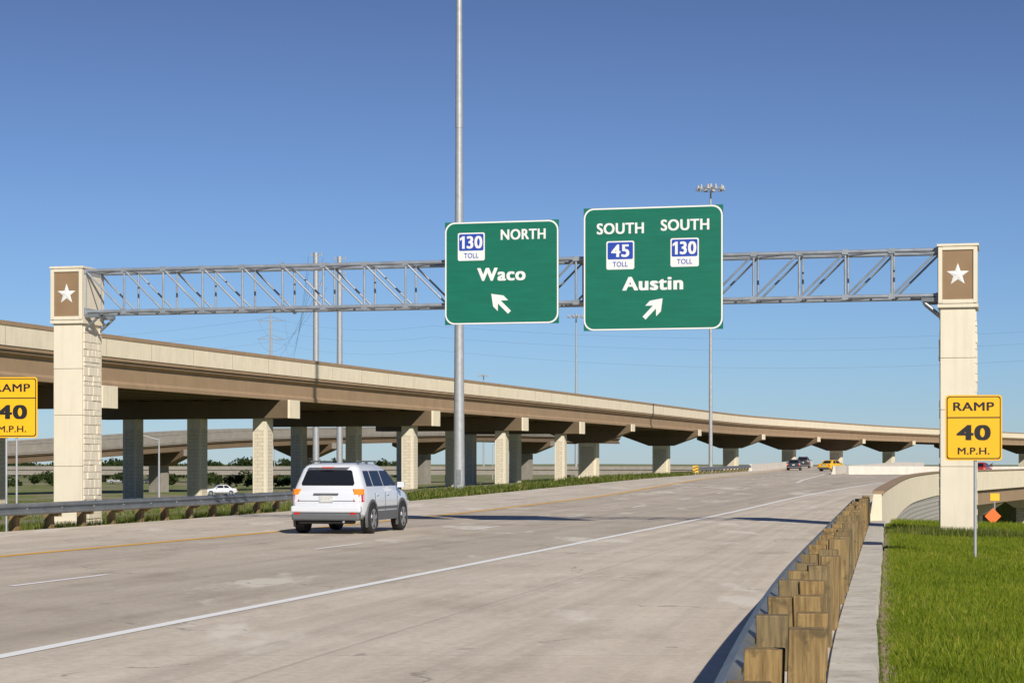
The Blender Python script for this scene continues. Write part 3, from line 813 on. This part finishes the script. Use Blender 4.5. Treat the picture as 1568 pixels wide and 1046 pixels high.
car('suv_car',SUV,M['pdark'],on_r(float(XY(300))+1.2,300),hd(XY,300),True)
car('taxi_car',SED,M['pyellow'],on_r(float(XY(255))+5.2,250),hd(XY,250)-.5)
def gcar(nm,D,m_,x,y,r_,suv=False): car(nm,D,M[m_],on(x,y),r_,suv)
gcar('sedan_car',SED,'pwhite',-36.2,263,2.0)
gcar('sedan_car',SED,'psilver',-80,420,1.6); gcar('sedan_car',SED,'pdark',-74,425,1.5); gcar('suv_car',SUV,'pred',-50,430,1.5,True)
y=422; car('sedan_car',SED,M['pdark'],(float(BX(y))-5,y,8.52),hd(BX,y))
y=186; car('sedan_car',SED,M['pred'],(float(XR(y))-4.6,y+8,.42),hd(XR,y))
b=B(); pl=empty('parking_lot'); b.box((86,245,-LOW+.02),(70,50,.05),M['asphalt']); b.obj('asphalt_surface',pl)
for (x,y,m_) in ((58.8,240,'pwhite'),(57.5,252,'psilver'),(61.6,246,'pdark'),(64,240,'pred')): car('sedan_car',SED,M[m_],(x,y,-LOW+.05),.3)
e=empty('roadwork_warning_sign',on(26.3,110)); b=B(); H_=-1.25+LOW; b.tube((0,0,0),(0,0,H_),.06,M['steel'],8)
b.add([(0,-.08,H_-.5),(.45,-.08,H_-.05),(0,-.08,H_+.40),(-.45,-.08,H_-.05)],[(0,1,2,3)],M['orange']); b.box((.12,0,H_+1.0),(.5,.05,.4),M['signyellow']); b.tube((.12,.04,H_),(.12,.04,H_+.85),.04,M['steel'],6); b.obj('diamond_panel',e,recalc=False)

# ------------------------------------------------------------ vegetation
def scatter(name,P,h,w,m,lean=.5,hv=.5,leafy=False):
    n=len(P); P=np.asarray(P); a=rng.uniform(0,2*np.pi,n); d=np.stack([np.cos(a),np.sin(a),np.zeros(n)],-1)
    H=(h*(1-hv+2*hv*rng.random(n)))[:,None]; Wd=(w*(.6+.8*rng.random(n)))[:,None]
    la=rng.uniform(0,2*np.pi,n); l=np.stack([np.cos(la),np.sin(la),np.zeros(n)],-1)*lean*rng.random(n)[:,None]*H
    up=np.array([0,0,1.])
    if leafy:
        v0=P-d*Wd; v1=P+d*Wd; v2=P+l+up*H+d*Wd*.3
    else:
        v0=P-d*Wd/2; v1=P+d*Wd/2; v2=P+l+up*H
    V=np.stack([v0,v1,v2],1).reshape(-1,3)
    me=bpy.data.meshes.new(name); me.vertices.add(3*n); me.vertices.foreach_set('co',V.ravel())
    me.loops.add(3*n); me.loops.foreach_set('vertex_index',np.arange(3*n)); me.polygons.add(n)
    me.polygons.foreach_set('loop_start',np.arange(0,3*n,3)); me.update(calc_edges=True); me.validate()
    me.materials.append(m); o=bpy.data.objects.new(name,me); COL.objects.link(o); return o
n=380000; y=11+48*rng.random(n)**1.35; x=XR(y)+.44+rng.random(n)**.9*(1.2+.075*y*1.2+ .5)
keep=(x-XR(y)>.42+.25*rng.random(n)**2+.06*np.sin(y*3.1)+.04*np.sin(y*9))&(x<y*.275+.6); x=x[keep];y=y[keep]
z=gz(x,y)-.01
scatter('grass',np.stack([x,y,z],-1),.055,.009,M['blade'],1.3)
n=2500; y=11+48*rng.random(n)**1.3; x=XR(y)+.70+rng.random(n)*(.8+.09*y); c=x<y*.275; x=x[c];y=y[c]
P=np.repeat(np.stack([x,y,gz(x,y)],-1),9,0)+rng.normal(0,.03,(len(x)*9,3))*np.array([1,1,.1]); scatter('grass',P,.10,.012,M['blade'],.9)
b=B()
for i in range(3000):
    y=11+45*random.random()**1.6; x=float(XR(y))+.43+abs(random.gauss(0,.06)); s_=random.uniform(.008,.022); z=float(gz(x,y))+s_*.3
    b.add([(x+s_*math.cos(a)*random.uniform(.7,1.2),y+s_*math.sin(a)*random.uniform(.7,1.2),z-s_*.5) for a in (0,1.57,3.14,4.71)]+[(x,y,z+s_*random.uniform(.4,.8))],[(0,1,4),(1,2,4),(2,3,4),(3,0,4)],M['gravel'])
b.obj('gravel',recalc=False)
n=5000; x=11.2+rng.normal(0,.8,n); y=50.3+rng.normal(0,.5,n); scatter('weeds',np.stack([x,y,gz(x,y)],-1),.18,.02,M['weed'],.6)
n=16000; y=rng.uniform(53,60.5,n); x=XR(y)+.6+rng.random(n)*5.0; scatter('weeds',np.stack([x,y,gz(x,y)],-1),.12,.02,M['blade'],.6)
n=45000; y=rng.uniform(42,78,n); x=XL(y)-.1-rng.random(n)**1.6*7
c=np.sin(y*1.3)+np.sin(y*.57+1)+np.sin(y*3.7)*.5+rng.normal(0,.5,n)>.2; x=x[c];y=y[c]
scatter('weeds',np.stack([x,y,gz(x,y)],-1),.18,.022,M['weed'],.6)
n=50000; y=rng.uniform(76,185,n); x=XL(y)-.1-rng.random(n)**1.3*5
c=np.sin(y*.45)+np.sin(y*.19+1)+np.sin(y*1.7)*.6+rng.normal(0,.5,n)>-.1; x=x[c];y=y[c]
hgt=np.clip(np.sin(y*.45)+np.sin(y*.8)+.3,0.1,2)
P=np.stack([x,y,gz(x,y)+rng.random(len(x))*.18*hgt],-1)
scatter('weeds',P,.20,.06,M['weed'],.9)
n=60000; x=rng.uniform(-75,-10,n); y=rng.uniform(90,230,n); c=(x<XL(y)-4)&(np.sin(x*.2+y*.05)+np.sin(y*.09)+rng.normal(0,.4,n)>-.2); x=x[c];y=y[c]
scatter('grass',np.stack([x,y,gz(x,y)],-1),.14,.06,M['weed'],.6)
def trees(name,cx,cy,n,rad,hgt,g,leaf=.3):
    pts=[]
    for (a,b_) in zip(cx,cy):
        R=rad*random.uniform(.6,1.3); Hh=hgt*random.uniform(.55,1.2)
        for k_ in range(7):
            ox,oy,oz=random.gauss(0,R*.45),random.gauss(0,R*.45),random.uniform(.35,.95)*Hh
            q=rng.normal(0,1,(n,3)); q/=np.linalg.norm(q,axis=1)[:,None]; q*=(R*.45*random.uniform(.6,1.1))*(rng.random(n)**.35)[:,None]
            pts.append(q*np.array([1,1,.8])+np.array([a+ox,b_+oy,g+oz]))
    return scatter(name,np.concatenate(pts),leaf,leaf*.8,M['leaf'],1.2,leafy=True)
trees('distant_tree_line',[random.uniform(-230,-30) for _ in range(110)],[random.uniform(560,640) for _ in range(110)],70,5,4.2,-2.4,.5)
trees('distant_tree_line',[random.uniform(60,190) for _ in range(34)],[random.uniform(420,520) for _ in range(34)],120,5,5.5,-6,.5)
trees('roadside_shrubs',[random.uniform(48,75) for _ in range(16)],[random.uniform(262,275) for _ in range(16)],90,2.2,2.6,-6,.3)
trees('roadside_shrubs',[random.uniform(-110,-25) for _ in range(40)],[random.uniform(325,400) for _ in range(40)],60,2.2,1.6,-2.1,.3)

# ------------------------------------------------------------ light, sky, camera
d=Vector((-.34,1,-.62)).normalized()      # direction sunlight travels
sl=bpy.data.lights.new('sun','SUN'); sl.energy=5.0; sl.angle=math.radians(.53); sl.color=(1,.94,.84)
so=bpy.data.objects.new('sun',sl); so.rotation_euler=d.to_track_quat('-Z','Y').to_euler(); so.location=(0,0,50); COL.objects.link(so)
w=bpy.data.worlds.new('World'); S.world=w; w.use_nodes=True; nt=w.node_tree
sk=nt.nodes.new('ShaderNodeTexSky'); sk.sky_type='NISHITA'; sk.sun_disc=False
el=math.asin(-d.z); sk.sun_elevation=el; az=math.atan2(-d.x,-d.y); sk.sun_rotation=az
sk.air_density=1.0; sk.dust_density=.1; sk.ozone_density=5.0; sk.altitude=600
# colour balance of the sky with elevation (clear dry air)
tcw=nt.nodes.new('ShaderNodeTexCoord'); sp=nt.nodes.new('ShaderNodeSeparateXYZ'); nt.links.new(tcw.outputs['Generated'],sp.inputs[0])
rp=nt.nodes.new('ShaderNodeValToRGB'); nt.links.new(sp.outputs[2],rp.inputs[0]); el_=rp.color_ramp.elements
el_[0].position=0.0; el_[0].color=(.60,.74,1.0,1); el_[1].position=.23; el_[1].color=(.60,.56,.70,1)
e1=el_.new(.05); e1.color=(.64,.77,1.0,1); e2=el_.new(.12); e2.color=(.68,.74,.93,1)
tint=nt.nodes.new('ShaderNodeMix'); tint.data_type='RGBA'; tint.blend_type='MULTIPLY'; tint.inputs[0].default_value=1.0
nt.links.new(rp.outputs[0],tint.inputs[7]); nt.links.new(sk.outputs[0],tint.inputs[6])
bg=nt.nodes['Background']; bg.inputs[1].default_value=.086; nt.links.new(tint.outputs[2],bg.inputs[0])
cam=bpy.data.cameras.new('camera'); co=bpy.data.objects.new('camera',cam); COL.objects.link(co)
co.location=(0,0,1.7); co.rotation_euler=(math.pi/2,0,0)
cam.sensor_width=36; cam.lens=36*3078/1568; cam.shift_y=187/1568; cam.clip_end=20000; cam.clip_start=.1
S.camera=co
S.view_settings.view_transform='Standard'; S.view_settings.look='None'; S.view_settings.exposure=0
